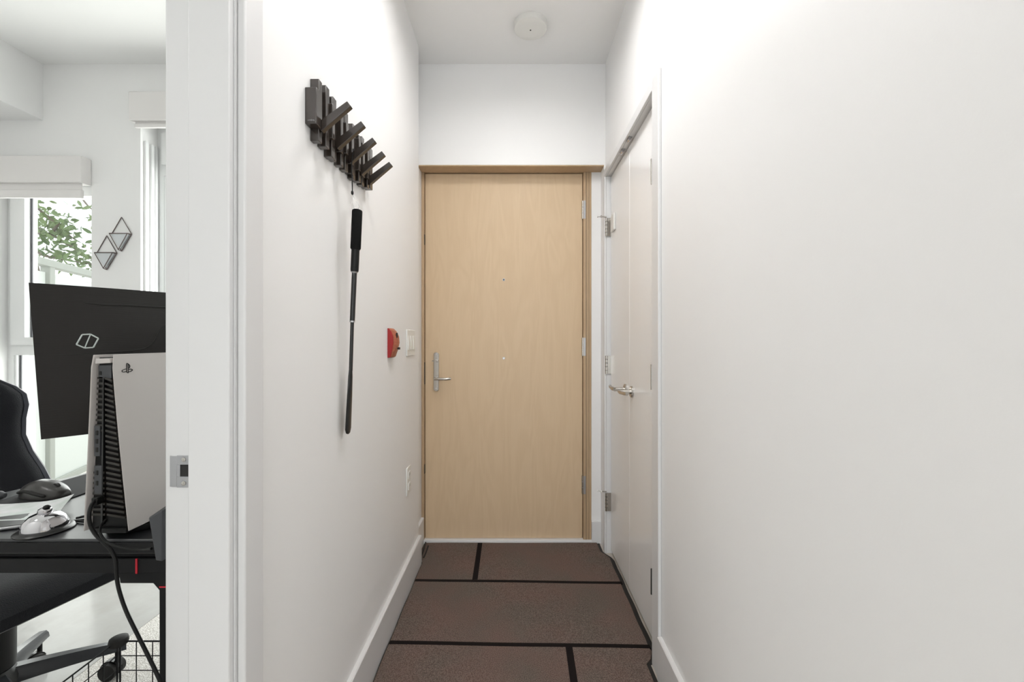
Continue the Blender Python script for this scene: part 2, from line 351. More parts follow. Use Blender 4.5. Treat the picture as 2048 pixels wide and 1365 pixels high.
# ------------------------------------------------------------------ closet double doors
t = sthing('trim_6', (RW, (CY0+CY1)/2, 0))
XO = .499
cs = MB().box(XO, RW, 1.472, CY0, 0, 2.120).box(XO, RW, CY1, BW-.002, 0, 2.120).box(XO, RW, CY0, CY1, CZ, 2.120)
build('casing', cs, 'trim', t, bevel=.0025)
build('jamb', MB().box(RW, RW+.12, CY0-.012, CY0, 0, CZ).box(RW, RW+.12, CY1, CY1+.012, 0, CZ).box(RW, RW+.12, CY0-.012, CY1+.012, CZ, CZ+.012), 'trim', t)
build('jamb_stop', MB().box(RW+.060, RW+.074, CY0, CY0+.012, 0, CZ).box(RW+.062, RW+.074, CY1-.012, CY1, 0, CZ).box(RW+.062, RW+.074, CY0, CY1, CZ-.004, CZ), 'trim', t)
MID = 1.965; DXF = .534; ZB, ZT = .022, 2.075
dark_y = []
for i, (y0, y1, hy, sgn) in enumerate(((CY0+.003, MID-.0015, CY0, 1), (MID+.0015, CY1-.003, CY1, -1))):
    dt = sthing('door_%d' % (i+2), (DXF, (y0+y1)/2, ZB))
    build('leaf', MB().box(DXF, DXF+.035, y0, y1, ZB, ZT), 'closet', dt, bevel=.002)
    ry = MID + (-.045 if i == 0 else .060); z = .941
    lh = build('handle', MB().lathe([(.026,0),(.026,-.006),(.023,-.009)][::-1], (DXF, ry, z), 28, 'x'), 'nickel', dt)
    e = -1 if i == 0 else 1
    build('lever', MB().tube([(DXF-.006, ry, z),(DXF-.052, ry, z)], .0095, 16).tube(smooth_path([(DXF-.055, ry-e*.008, z), (DXF-.058, ry+e*.03, z+.001), (DXF-.056, ry+e*.075, z+.002), (DXF-.052, ry+e*.108, z+.004)], 5), [.0095]*6+[.0085]*6+[.0075]*4, 14), 'nickel', lh)
    zs = ((455, 730, 1004) if i else (343, 755, 1165)); scl = F/((CY1 if i else CY0)+.0)
    for q, py in enumerate(zs):
        zc = CAMZ-(py-CY)/scl; hh = .046 if i == 0 else .05
        yk = hy + sgn*.003
        kx = DXF-.0245 if i else .5005
        hg = build('hinge', MB().tube([(kx, yk, zc-hh), (kx, yk, zc+hh)], .007 if i else .0045, 12), 'dark_metal' if (i == 0 and q == 2) else 'nickel', dt, label='dark hinge' if (i == 0 and q == 2) else None)
        if i: 
            build('hinge_leaf', MB().box(kx+.004, DXF+.001, yk-.004, yk+.001, zc-hh, zc+hh), 'nickel', hg)
            b = MB()
            for k in (-.03,-.01,.01,.03): b.tube([(kx, yk, zc+k-.001),(kx, yk, zc+k+.001)], .0078, 12)
            build('hinge_joint', b, 'dark_metal', hg)
        if i and q in (0, 2):
            zz = zc+hh+.006
            st = build('door_stop', MB().tube([(kx, yk, zz), (kx-.028, yk-.004, zz+.002)], .0032, 10).tube([(kx, yk, zz), (kx-.045, yk+.004, zz+.003)], .0025, 10), 'nickel', dt, label='hinge-pin door stop')
            build('bumper', MB().tube([(kx-.026, yk-.004, zz+.002),(kx-.033, yk-.004, zz+.002)], .006, 12).tube([(kx-.045, yk+.004, zz+.003),(kx-.050, yk+.005, zz+.003)], .005, 12), 'white_plastic' if q else 'nickel', st)
    if i: build('bumper_pad', MB().box(DXF-.012, DXF, CY1-.115, CY1-.045, CAMZ+(CY-470)/scl, CAMZ+(CY-437)/scl), 'white_plastic', dt, bevel=.004, label='white plastic pad by the top hinge')
    cy_ = MID + (.06 if i else -.06)
    rc = build('roller_catch', MB().box(RW-.004, RW+.014, cy_-.020, cy_+.020, CZ-.004, CZ-.001), 'steel', dt)
    build('roller', MB().lathe([(.006,-.012),(.007,-.010),(.007,.010),(.006,.012)], (RW+.005, cy_, CZ-.008), 16, 'y'), 'chrome', rc)

# ------------------------------------------------------------------ strike plate on the bedroom jamb
t = thing('strike_plate', 'brushed steel latch strike plate screwed to the white jamb in the left foreground', 'strike plate', (-.60, JY, .907))
zb, zt = .907, .9645
pl = MB()
# plate with a cut-out: four strips around the latch hole, then the curved lip
xa, xb, xc_, xd = -.588, -.5795, -.5795, -.5845
ho, hz0, hz1 = (-.6015, -.5835), .9265, .9480
X0, X1 = -.606, -.5795
yt = JY-.0016
pl.box(X0, X1, yt, JY, zb, hz0).box(X0, X1, yt, JY, hz1, zt).box(X0, -.6, yt, JY, hz0, hz1).box(-.5830, X1, yt, JY, hz0, hz1)
lip = [(X0, yt), (X0-.007, yt-.0003), (X0-.0135, yt+.0015), (X0-.0155, yt+.0055), (X0-.0140, yt+.0055), (X0-.0125, yt+.003), (X0-.007, yt+.0013), (X0, JY)]
A = []
for q, (a, b) in enumerate(((zb+.001, zt-.001),)):
    pl.prism([(p[0], p[1]) for p in lip], 'z', a, b)
build('plate', pl, 'steel', t, bevel=.0004)
build('latch_hole', MB().box(-.600, -.583, JY-.0008, JY-.0002, hz0, hz1), 'rubber', t)
for z in (.9145, .9570): build('screw', MB().lathe([(.0040,-.0006),(.0032,-.0010)][::-1], (-.5935, yt, z), 16, 'y').box(-.5938,-.5932, yt-.0012, yt-.0008, z-.0022, z+.0022), 'nickel', t)

# ------------------------------------------------------------------ coat rack
t = thing('coat_rack', 'dark espresso wall coat rack of staggered vertical sticks with five fold-out hooks', 'coat rack', (LW, 1.23, 1.66))
bars = [ # y0, y1, zbottom, ztop, thickness
 (1.020,1.046,1.693,1.781,.028),(1.046,1.064,1.664,1.817,.022),(1.066,1.082,1.690,1.800,.016),(1.083,1.104,1.667,1.824,.023),
 (1.106,1.120,1.700,1.790,.030),(1.120,1.140,1.657,1.816,.022),(1.142,1.164,1.660,1.829,.016),(1.165,1.180,1.690,1.795,.028),
 (1.182,1.200,1.660,1.806,.021),(1.201,1.218,1.702,1.790,.029),(1.219,1.241,1.662,1.832,.018),(1.243,1.258,1.690,1.785,.028),
 (1.259,1.276,1.668,1.800,.022),(1.278,1.298,1.660,1.826,.018),(1.299,1.315,1.695,1.792,.029),(1.316,1.334,1.666,1.810,.022),
 (1.336,1.352,1.690,1.796,.028),(1.353,1.374,1.668,1.824,.018),(1.376,1.390,1.700,1.800,.029),(1.391,1.410,1.674,1.790,.022),(1.412,1.438,1.680,1.816,.024)]
for y0, y1, z0, z1, th in bars:
    build('stick', MB().box(LW, LW+th, y0, y1, z0, z1), 'rack', t, bevel=.0015)
for hy in (1.055, 1.150, 1.242, 1.330, 1.408):
    a = Vector((LW+.020, 0, 1.697)); b = Vector((-.407, 0, 1.757)); d = (b-a).normalized(); n = Vector((-d.z, 0, d.x))
    pts = [a - n*.011, b - n*.0075, b + n*.0075, a + n*.012]
    build('hook', MB().prism([(p.x, p.z) for p in pts], 'y', hy-.0075, hy+.0075), 'rack', t, bevel=.0012)
def text_part(name, s, size, loc, rot, m, parent, ext=.0003):
    cu = bpy.data.curves.new(name, 'FONT'); cu.body = s; cu.size = size; cu.extrude = ext; cu.align_x = 'CENTER'; cu.align_y = 'CENTER'
    tmp = bpy.data.objects.new(name+'_tmp', cu); C.objects.link(tmp); tmp.location = loc; tmp.rotation_euler = rot
    bpy.context.view_layer.update()
    me = bpy.data.meshes.new_from_object(tmp.evaluated_get(bpy.context.evaluated_depsgraph_get())); me.transform(tmp.matrix_world)
    bpy.data.objects.remove(tmp)
    o = bpy.data.objects.new(name, me); C.objects.link(o); me.transform(Matrix.Translation(-Vector(parent['_w']))); o.parent = parent
    me.materials.clear(); me.materials.append(M[m]); o['_w'] = list(parent['_w']); return o
text_part('lettering', 'umbra', .0065, (LW+.015, 1.0195, 1.701), (R(90),0,0), 'steel', t)

# ------------------------------------------------------------------ telescopic shoehorn hanging from the third hook
t = thing('shoehorn', 'black telescopic shoehorn with foam grip hanging by a cord from the coat rack', 'shoehorn', (-.483, 1.24, .90))
Q = lambda px, py: P(px, py, 1.238)
top, g1 = Q(714.5, 421), Q(711, 500)
build('grip', MB().tube([Q(714.6,419.5), Q(714.5,421), Q(714.4,423), Q(711.2,497), Q(711,500)], [.009,.0135,.0145,.0145,.012], 20), 'foam', t)
build('collar', MB().tube([Q(711,499), Q(709.2,540), Q(709,544)], [.0115,.0115,.0105], 18), 'black', t)
build('ring', MB().tube([Q(709,543.5), Q(708.8,547)], [.0105,.007], 16), 'steel', t)
build('upper_tube', MB().tube([Q(708.8,546), Q(704.6,643)], .0072, 14), 'black_gloss', t)
build('ring', MB().tube([Q(704.7,642), Q(704.5,645)], .0076, 14), 'steel', t)
build('lower_tube', MB().tube([Q(704.5,645), Q(701.5,742)], .0052, 14), 'black_gloss', t)
bl = []
for py, px, wx, wy in ((738,701.7,.0058,.006),(755,701.2,.0070,.010),(790,700,.0060,.016),(830,698.2,.0055,.019),(858,697,.0065,.019),(866,696.8,.005,.013),(868.5,696.8,.0015,.004)):
    c = Q(px, py); bl.append([c+Vector((wx*math.cos(a)*(.75) - .25*wx*math.sin(a)**2, wy*math.sin(a), 0)) for a in [k*2*math.pi/16 for k in range(16)]])
build('blade', MB().rings(bl), 'black_gloss', t)
build('cord', MB().tube(smooth_path([Vector((-.466,1.2525,1.713)), Vector((-.466,1.2525,1.727)), Vector((-.466,1.242,1.7285)), Vector((-.466,1.2315,1.727)), Vector((-.466,1.2305,1.713)), P(703.5,330,1.232), P(704.5,372,1.236), Q(704.8,390)], 6), .0016, 8), 'black', t)
build('cord_lock', MB().tube([Q(704.5,382), Q(704.6,384), Q(704.8,388), Q(704.9,390)], [.002,.0036,.0036,.002], 10), 'black', t)
build('loop', MB().tube(smooth_path([Q(704.8,389), Q(706,405), Q(709,419), Q(716,419), Q(717,410), Q(708,395), Q(704.8,389)], 5), .0009, 6), 'clear', t)

# ------------------------------------------------------------------ fire alarm sounder
t = thing('fire_alarm', 'red fire alarm sounder on the left corridor wall near the light switches', 'fire alarm', (LW, 1.72, 1.105))
z0, z1 = 1.104, 1.222; y0, y1 = 1.685, 1.765
def arc_side(y, bul, sh):                              # side outline that bulges forward
    return [(LW+d, y, z) for z, d in sh]
prof = [(z0,.006),(z0+.004,.012),(z0+.03,.018),(z0+.06,.023),(z0+.085,.022),(z0+.105,.015),(z1-.002,.006),(z1,.003)]
poly = [(LW, z0)] + [(LW+d, z) for z, d in prof] + [(LW, z1)]
build('back_box', MB().prism(poly, 'y', y0, y1), 'red', t, bevel=.0015)
def face_ring(y, k):
    out = []
    for z, d in prof: out.append((LW+d+k*(.4+.6*math.sin((z-z0)/(z1-z0)*math.pi)), y, z))
    return out
rg = []
for i in range(9):
    u = i/8; y = y0+.006+(y1-y0-.012)*u; k = .013*math.sin(math.pi*u)**.6
    rg.append(face_ring(y, k) + [(LW+.002, y, z1), (LW+.002, y, z0)])
build('face', MB().rings(rg), 'copper', t)
build('horn_slot', MB().box(LW+.028, LW+.0335, 1.704, 1.716, 1.184, 1.204), 'rubber', t, bevel=.002)
build('knob', MB().tube([(LW+.028, 1.722, 1.141),(LW+.040, 1.722, 1.141)], [.004,.005], 12), 'dark_metal', t)

# ------------------------------------------------------------------ switch plate and outlet
t = thing('light_switch', 'white three-gang light switch plate on the left wall beside the entry door', 'light switch', (LW, 2.05, 1.10))
build('plate', MB().box(LW, LW+.006, 1.973, 2.131, 1.100, 1.225), 'white_plastic', t, bevel=.003)
for k in range(3):
    yc = 2.006+.046*k
    build('rocker', MB().prism([(LW+.005,1.130),(LW+.005,1.196),(LW+.0075,1.196),(LW+.0105,1.163),(LW+.0095,1.130)], 'y', yc-.016, yc+.016), 'white_plastic', t, bevel=.001)
t = thing('wall_outlet', 'white electrical outlet low on the left wall near the entry door', 'outlet', (LW, 2.008, .45))
build('plate', MB().box(LW, LW+.006, 1.972, 2.046, .448, .578), 'white_plastic', t, bevel=.003)
for zc in (.487, .539):
    oc = build('receptacle', MB().box(LW+.005, LW+.009, 1.992, 2.026, zc-.017, zc+.017), 'white_plastic', t, bevel=.004)
    build('slots', MB().box(LW+.0088, LW+.0093, 2.001, 2.003, zc-.003, zc+.008).box(LW+.0088, LW+.0093, 2.014, 2.016, zc-.003, zc+.008), 'rubber', oc)

# ------------------------------------------------------------------ smoke detector, lamps
cx_, cy_ = P(1061, 52, 1.0).x*2.075, 2.075
t = thing('smoke_detector', 'round white smoke detector on the corridor ceiling', 'smoke detector', (cx_, cy_, H-.03))
build('body', MB().lathe([(.002,-.030),(.045,-.030),(.070,-.0295),(.078,-.025),(.081,-.016),(.081,0)], (cx_, cy_, H), 48), 'white_plastic', t)
build('sensor', MB().lathe([(.003,-.0318),(.004,-.030)], (cx_, cy_, H), 14), 'dark_metal', t)
def lamp(x, y, r, e, label):
    t = thing('ceiling_light', label, 'ceiling light', (x, y, H-.07))
    build('base', MB().lathe([(r+.001,-.030),(r+.001,-.070),(r+.008,-.072),(r+.014,-.066),(r+.016,0)], (x,y,H), 40), 'white_plastic', t)  # deep rim shaped to keep the lamp's light off the upper walls
    build('diffuser', MB().lathe([(.002,-.036),(r*.75,-.035),(r,-.031),(r,-.028)], (x,y,H), 40), emission('lamp_glow', (1,.985,.97), e), t)
lamp(.03, 1.52, .15, LAMP_HALL*8, 'round glowing flush ceiling light of the corridor, just above the view')
lamp(.03, .82, .15, LAMP_HALL*7.5, 'added unseen round ceiling light brightening the corridor walls, level with the bedroom doorway')  # added lamp, evens out the side walls without hitting the jamb
lamp(-1.9, .3, .17, FILL_BED*6, 'added unseen round ceiling light brightening the bedroom')  # made-up source out of view that lifts the bedroom
lamp(.0, -2.2, .24, FILL_LIV*8, 'added unseen round ceiling light giving fill from the room behind')  # added behind the camera to raise the overall light

# ------------------------------------------------------------------ corridor mat
t = thing('floor_mat', 'brown-grey carpet runner mat with black brick-pattern lines filling the corridor floor', 'floor mat', (0, 1.9, 0))
rng = random.Random(3)
def xr(y): return .5005 + (.0 if y < 1.575 else (.0165 if y < 2.335 else .0))
ys = [1.05+.02*i for i in range(70)]; ys = [y for y in ys if y < 2.44]+[2.446]
Lft = [(-.484 if y < 2.24 else -.516) + .001*math.sin(y*23) for y in ys]
Rgt = [min(.5285, .494 + .034*min(1,max(0,(y-1.50)/.08)) - .034*min(1,max(0,(y-2.28)/.06))) + .0012*math.sin(y*31) for y in ys]
RR = [(r+.004 if y >= 1.58 and y < 2.27 else r if y >= 1.545 and y < 2.34 else min(r, .492)) for r, y in zip(Rgt, ys)]
def strip(L, Rr, z0, z1, ya=None, lift=None):
    mb = MB(); n = len(ys); nx = 14; top = []
    for i, y in enumerate(ys):
        row = []
        for k in range(nx+1):
            x = L[i]+(Rr[i]-L[i])*k/nx; z = z1 + .0007*math.sin(x*9+y*7)
            row.append(mb.bm.verts.new((x, y, z)))
        top.append(row)
    bot = [[mb.bm.verts.new((r[0].co.x, r[0].co.y, z0)), mb.bm.verts.new((r[-1].co.x, r[-1].co.y, z0))] for r in top]
    for i in range(n-1):
        for k in range(nx): mb.bm.faces.new((top[i][k], top[i][k+1], top[i+1][k+1], top[i+1][k]))
        mb.bm.faces.new((top[i][0], top[i+1][0], bot[i+1][0], bot[i][0])); mb.bm.faces.new((top[i][-1], bot[i][1], bot[i+1][1], top[i+1][-1]))
        mb.bm.faces.new((bot[i][0], bot[i+1][0], bot[i+1][1], bot[i][1]))
    mb.bm.faces.new([*top[0], bot[0][1], bot[0][0]]); mb.bm.faces.new([*top[-1][::-1], bot[-1][0], bot[-1][1]])
    return mb
build('rubber_backing', strip(Lft, RR, .001, .005), 'rubber', t)
build('pile', strip([l+.005 for l in Lft], [r-(.016 if y < 1.6 or y > 2.25 else .021) for r, y in zip(RR, ys)], .004, .0095), 'mat_carpet', t)
def stripe(pts, w):                                   # flat woven line that follows the mat's top
    a, b = Vector(pts[0]), Vector(pts[1]); n = 24; d = (b-a).normalized(); nn = Vector((-d.y, d.x)); mb = MB(); rg = []
    for i in range(n+1):
        p = a.lerp(b, i/n); q1 = p+nn*(w/2); q2 = p-nn*(w/2)
        f = lambda q: .0095+.0007*math.sin(q.x*9+q.y*7)
        rg.append([(q1.x,q1.y,.006),(q1.x,q1.y,f(q1)+.0008),(q2.x,q2.y,f(q2)+.0008),(q2.x,q2.y,.006)])
    return mb.rings(rg)
for a, b, wd in (((-.479,2.063),(.519,2.040),.019), ((-.479,1.636),(.517,1.614),.019), ((-.479,1.210),(.476,1.190),.019),
                 ((-.195,2.443),(-.190,2.068),.026), ((.2085,1.615),(.198,1.200),.026)):
    build('stripe', stripe((a,b), wd), 'mat_stripe', t)
cr_ = [(-.519,2.243,.004),(-.500,2.243,.010),(-.500,2.330,.012),(-.505,2.395,.020),(-.512,2.438,.030)]
build('curled_corner', MB().tube(smooth_path([(-.500,2.262,.012),(-.497,2.32,.020),(-.500,2.38,.024),(-.506,2.435,.016)],6), [.004]*19, 8).tube(smooth_path([(-.484,2.275,.010),(-.482,2.33,.013),(-.485,2.40,.013)],6), [.004]*13, 8), 'rubber', t)
t.location.z = 0

# ================================================================== bedroom contents
# wall ornaments
for i, (px, py0, pym, py1, lab) in enumerate(((244.5, 435, 469, 503, 'upper right one of the two metal diamond wall ornaments with a pale triangular vessel'),
                                              (215, 472, 507, 540, 'lower left one of the two metal diamond wall ornaments with a pale triangular vessel'))):
    Yw = BW; c = P(px, pym, Yw); up = P(px, py0, Yw).z; dn = P(px, py1, Yw).z; hw = .056
    t = thing('wall_ornament', lab, 'wall ornament', (c.x, BW, dn), group='diamond wall ornaments on the bedroom wall')
    r = .0022; fr = MB(); yb = BW-.004; yf = BW-.024
    T_, Lb, Rb, Bb = (c.x,yb,up), (c.x-hw,yb,c.z), (c.x+hw,yb,c.z), (c.x,yb,dn)
    Lf, Rf, Bf = (c.x-hw*.9,yf,c.z), (c.x+hw*.9,yf,c.z), (c.x,yf,dn+.004)
    for a, b in ((T_,Lb),(T_,Rb),(Lb,Bb),(Rb,Bb),(Lb,Rb),(Lf,Rf),(Lf,Bf),(Rf,Bf),(Lb,Lf),(Rb,Rf),(Bb,Bf)): fr.tube([a,b], r, 6)
    build('frame', fr, 'bronze', t)
    k = .85
    pts = [(c.x-hw*k, c.z-.003), (c.x+hw*k, c.z-.003), (c.x, dn+.012)]
    build('vessel', MB().prism(pts, 'y', yf+.003, yb-.002), 'ceramic', t, bevel=.002)

# ---- desk
DZT = .75; DY = .899
t = thing('desk', 'black desk with a concave far edge and red accents holding the monitor and console', 'desk', (-1.12, 1.1, 0))
out = [(-.70,DY),(-.68,DY+.02),(-.68,1.50),(-.70,1.52),(-1.25,1.52)] + [(-1.25-.03*math.sin(a), 1.52-.0*a) for a in ()] 
out += [(p.x, p.y) for p in smooth_path([(-1.30,1.50,0),(-1.352,1.40,0),(-1.392,1.27,0),(-1.42,1.18,0),(-1.48,1.09,0),(-1.56,1.06,0)], 4)]
out += [(-1.60,1.04),(-1.60,DY+.02),(-1.58,DY)]
build('tabletop', MB().prism(out, 'z', .7185, DZT), 'grey_plastic' if False else mat('desk_top', (.014,.015,.017), .33, bump=(900,.08,.0003)), t, bevel=.004)
build('edge_trim', MB().box(-1.58,-.70, DY-.004, DY+.001, .7235, .745), 'black_powder', t, bevel=.001)
build('beam', MB().box(-1.52, -.72, DY+.012, DY+.045, .672, .704).box(-1.52,-.72,DY+.02,DY+.04,.700,.7185), 'black_powder', t, bevel=.002)
build('red_accent', MB().box(-.8105, -.8065, DY+.0105, DY+.0125, .672, .704), 'red_line', t)
# right leg: gusset with chamfer, column, foot
def XP(px, Y): return (px-CX)/F*Y
yl = DY+.014
g = [(XP(240,yl), .706), (XP(240,yl), CAMZ-(1168-CY)/F*yl), (XP(306,yl), CAMZ-(1168-CY)/F*yl), (XP(318,yl), CAMZ-(1182-CY)/F*yl), (XP(319,yl), .03), (-.70,.03), (-.70,.706)]
g[0] = (XP(236,yl), .674)
g[-1] = (-.70, .674)
lg = build('leg', MB().prism(g, 'y', yl, yl+.05), 'black_powder', t, bevel=.002)
build('foot', MB().box(-.775,-.70, yl, 1.48, 0, .03), 'black_powder', lg, bevel=.003)
build('red_accent', MB().box(XP(319,yl), -.70, yl-.001, yl+.001, .6405, .6435), 'red_line', lg)
lg = build('leg', MB().box(-1.56,-1.50, yl, yl+.05, .03, .7185), 'black_powder', t, bevel=.002)
build('foot', MB().box(-1.56,-1.50, .72, 1.05, 0, .03), 'black_powder', lg, bevel=.003)

# ---- monitor (curved, seen from the back)
Rm, L0, Hm = .92, .615, .362
h0 = R(45)
def mpos(s, tt, off=0):                                # s along width, tt 0 top..1 bottom, off outward (towards its back)
    h = h0 + s/Rm
    x = -1.119 + Rm*(math.sin(h)-math.sin(h0)); y = .98 - Rm*(math.cos(h)-math.cos(h0))
    hc = h0 + L0/2/Rm
    n = Vector((math.sin(h), -math.cos(h), 0)); nc = Vector((math.sin(hc), -math.cos(hc), 0))
    tcen = Vector((math.cos(h0), math.sin(h0), 0))
    return Vector((x, y, 1.305-.0*s)) + tt*(nc*.026 + tcen*.012 + Vector((0,0,-.3605))) + n*off + Vector((0,0,-.012*0*s))
def bulge(s, tt):                                      # casing is deeper towards the middle
    u = min(1, max(0, min(s, L0-s)/.16)); v = min(1, max(0, min(tt, 1-tt)/.30))
    return .004 + .018*(u*u*(3-2*u))*(v*v*(3-2*v))
t = thing('monitor', 'black curved monitor seen from behind with a hexagonal silver logo', 'monitor', (-.93, 1.24, DZT))
ns, nt = 44, 24
mb = MB(); F_ = [[mb.bm.verts.new(mpos(L0*i/ns, j/nt, bulge(L0*i/ns, j/nt))) for j in range(nt+1)] for i in range(ns+1)]
B_ = [[mb.bm.verts.new(mpos(L0*i/ns, j/nt, -.018)) for j in range(nt+1)] for i in range(ns+1)]
for i in range(ns):
    for j in range(nt):
        mb.bm.faces.new((F_[i][j],F_[i][j+1],F_[i+1][j+1],F_[i+1][j])); mb.bm.faces.new((B_[i][j],B_[i+1][j],B_[i+1][j+1],B_[i][j+1]))
    mb.bm.faces.new((F_[i][0],F_[i+1][0],B_[i+1][0],B_[i][0])); mb.bm.faces.new((F_[i][nt],B_[i][nt],B_[i+1][nt],F_[i+1][nt]))
for j in range(nt):
    mb.bm.faces.new((F_[0][j],B_[0][j],B_[0][j+1],F_[0][j+1])); mb.bm.faces.new((F_[ns][j],F_[ns][j+1],B_[ns][j+1],B_[ns][j]))
def ribbed():
    m = bpy.data.materials.new('ribbed_plastic'); m.use_nodes = True; n = m.node_tree.nodes; l = m.node_tree.links; b = n['Principled BSDF']
    b.inputs['Base Color'].default_value = (.0125,.0105,.0095,1); b.inputs['Roughness'].default_value = .42; b.inputs['Specular IOR Level'].default_value = .38
    tcn = n.new('ShaderNodeTexCoord'); mp = n.new('ShaderNodeMapping'); mp.inputs['Rotation'].default_value = (R(12),R(12),0)
    wv = n.new('ShaderNodeTexWave'); wv.bands_direction = 'Z'; wv.inputs['Scale'].default_value = 55; wv.inputs['Distortion'].default_value = 2.5; wv.inputs['Detail'].default_value = 0; wv.inputs['Detail Scale'].default_value = .4
    bu = n.new('ShaderNodeBump'); bu.inputs['Strength'].default_value = .16; bu.inputs['Distance'].default_value = .001
    l.new(tcn.outputs['Object'], mp.inputs[0]); l.new(mp.outputs[0], wv.inputs['Vector']); l.new(wv.outputs['Fac'], bu.inputs['Height']); l.new(bu.outputs['Normal'], b.inputs['Normal'])
    return m
build('back_shell', mb, ribbed(), t, smooth=50)
sc = MB(); rg = []
for i in range(ns+1):
    s = .004+(L0-.008)*i/ns; rg.append([mpos(s,.012,-.0178), mpos(s,.012,-.0195), mpos(s,.985,-.0195), mpos(s,.985,-.0178)])
build('screen', sc.rings(rg), 'black_gloss', t)
def hit(px, py):                                       # surface coordinates of a photo pixel on the monitor's back
    s, tt = .15, .5
    for _ in range(40):
        def pr(s, tt):
            p = mpos(s, tt, bulge(s, tt)); return Vector((CX+p.x/p.y*F, CY-(p.z-CAMZ)/p.y*F))
        p = pr(s,tt); e = Vector((px,py))-p; a = (pr(s+1e-4,tt)-p)/1e-4; b = (pr(s,tt+1e-4)-p)/1e-4
        det = a.x*b.y-a.y*b.x
        s += .8*(e.x*b.y-e.y*b.x)/det; tt += .8*(a.x*e.y-a.y*e.x)/det
    return s, tt
def on_mon(px, py, off=.0008):
    s, tt = hit(px, py); return mpos(s, tt, bulge(s, tt)+off)
Z2 = lambda x, y: (x/3.591, 540+y/3.591)
hexp = [Z2(*p) for p in ((590,466),(650,463),(706,493),(670,558),(608,562),(549,537))]
lg = MB()
def mseg(mb, a, b, w, off=.0006, n=10, w2=None):
    prev = []
    for i in range(n+1):
        u = i/n; px, py = a[0]+(b[0]-a[0])*u, a[1]+(b[1]-a[1])*u; prev.append(on_mon(px, py, off))
    mb.tube(prev, w if w2 is None else [w+(w2-w)*i/n for i in range(n+1)], 8)
for i in range(6): mseg(lg, hexp[i], hexp[(i+1)%6], .0016)
mseg(lg, hexp[1], hexp[4], .0012)
build('logo', lg, 'logo', t)
gr = MB()
gl = [Z2(*p) for p in ((610,240),(680,245),(800,253),(950,258),(1080,266),(1200,272),(1300,278))]
pp = [on_mon(*p, -.0004) for p in gl]; gr.tube(smooth_path(pp,4), [.0012+.0018*min(1,i/10) for i in range(25)], 8)
gl = [Z2(*p) for p in ((380,607),(480,610),(600,604),(800,592),(960,580),(1050,560),(1105,515),(1140,450),(1190,395),(1260,372))]
pp = [on_mon(*p, -.0002) for p in gl]; gr.tube(smooth_path(pp,5), [.0005+.0016*min(1,i/20) for i in range(46)], 8)
build('groove', gr, 'rubber', t)
s0, t0 = L0/2, .38; base = mpos(s0, t0, bulge(s0,t0)); nrm = Vector((math.sin(h0+s0/Rm), -math.cos(h0+s0/Rm), 0))
build('stand_mount', MB().tube([base-nrm*.002, base+nrm*.012, base+nrm*.016], [.062,.062,.052], 40), 'black_gloss', t)
build('mount_ring', MB().tube([base+nrm*.010, base+nrm*.013], [.067,.067], 40), 'steel', t)
post = base+nrm*.045
build('stand_post', MB().tube([base+nrm*.012, post], .028, 20).tube([(post.x,post.y,post.z+.05),(post.x,post.y,DZT+.003)], [.020,.026], 20), 'black', t)
pf = MB()
for a in (-1.15, 1.15):
    hh = h0+s0/Rm+math.pi/2+a; d = Vector((math.cos(hh), math.sin(hh), 0)); pf.tube([Vector((post.x,post.y,DZT+.0115)), Vector((post.x,post.y,DZT+.007))+d*.15], [.011,.0065], 10)
build('stand_foot', pf, 'black', t)

# ---- game console, standing on end, back towards us
t = thing('game_console', 'tall white and black game console standing on the desk with its vented back showing', 'game console', (-.862, 1.03, DZT))
y0, y1 = .900, 1.160; zb, zt = .768, 1.141
def sx(f, tt): return f[0]+(f[1]-f[0])*tt**1.15
nn_ = 14
def panel(f, dirn, yA=0):
    rg = []
    for i in range(nn_+1):
        tt = i/nn_; z = zt-(zt-zb)*tt; x = sx(f, tt); row = []
        yy0 = y0 - (.0 if tt > .04 else -.004) 
        rg.append([(x, yy0, z), (x+dirn*.002, yy0-.001, z), (x+dirn*.0035, yy0+.03, z), (x+dirn*.004, y1, z), (x-dirn*.004, y1, z), (x-dirn*.0035, yy0+.01, z)])
    return MB().rings(rg)
build('side_panel', panel((-.8525,-.817),1), 'console_white', t, bevel=.0008)
build('side_panel', panel((-.8925,-.909),-1), 'console_white', t, bevel=.0008)
rg = []
for i in range(nn_+1):
    tt = i/nn_; z = zt-.006-(zt-zb-.004)*tt; a, b = sx((-.8900,-.905),tt), sx((-.8555,-.821),tt)
    rg.append([(a,y0+.012,z),(b,y0+.012,z),(b,y1-.01,z),(a,y1-.01,z)])
core = build('core', MB().rings(rg), 'black', t)
vents = MB()
for k in range(27):
    z = zt-.052-.0112*k; tt = (zt-z)/(zt-zb); a, b = sx((-.8900,-.905),tt), sx((-.8555,-.821),tt); mid = a+(b-a)*.42
    if z < zb+.02: break
    if 11 <= k <= 17: mid_l = None
    else: vents.hexa([(a+.003,y0+.006,z),(mid-.002,y0+.006,z),(mid-.002,y0+.014,z),(a+.003,y0+.014,z),(a+.003,y0+.006,z+.0045),(mid-.002,y0+.006,z+.0045),(mid-.002,y0+.014,z+.0045),(a+.003,y0+.014,z+.0045)])
    vents.hexa([(mid+.002,y0+.006,z),(b-.002,y0+.002,z-.005),(b-.002,y0+.014,z-.005),(mid+.002,y0+.014,z),(mid+.002,y0+.006,z+.0045),(b-.002,y0+.002,z-.0005),(b-.002,y0+.014,z-.0005),(mid+.002,y0+.014,z+.0045)])
build('vent_fins', vents, mat('vent_brown', (.022,.018,.014), .45), t)
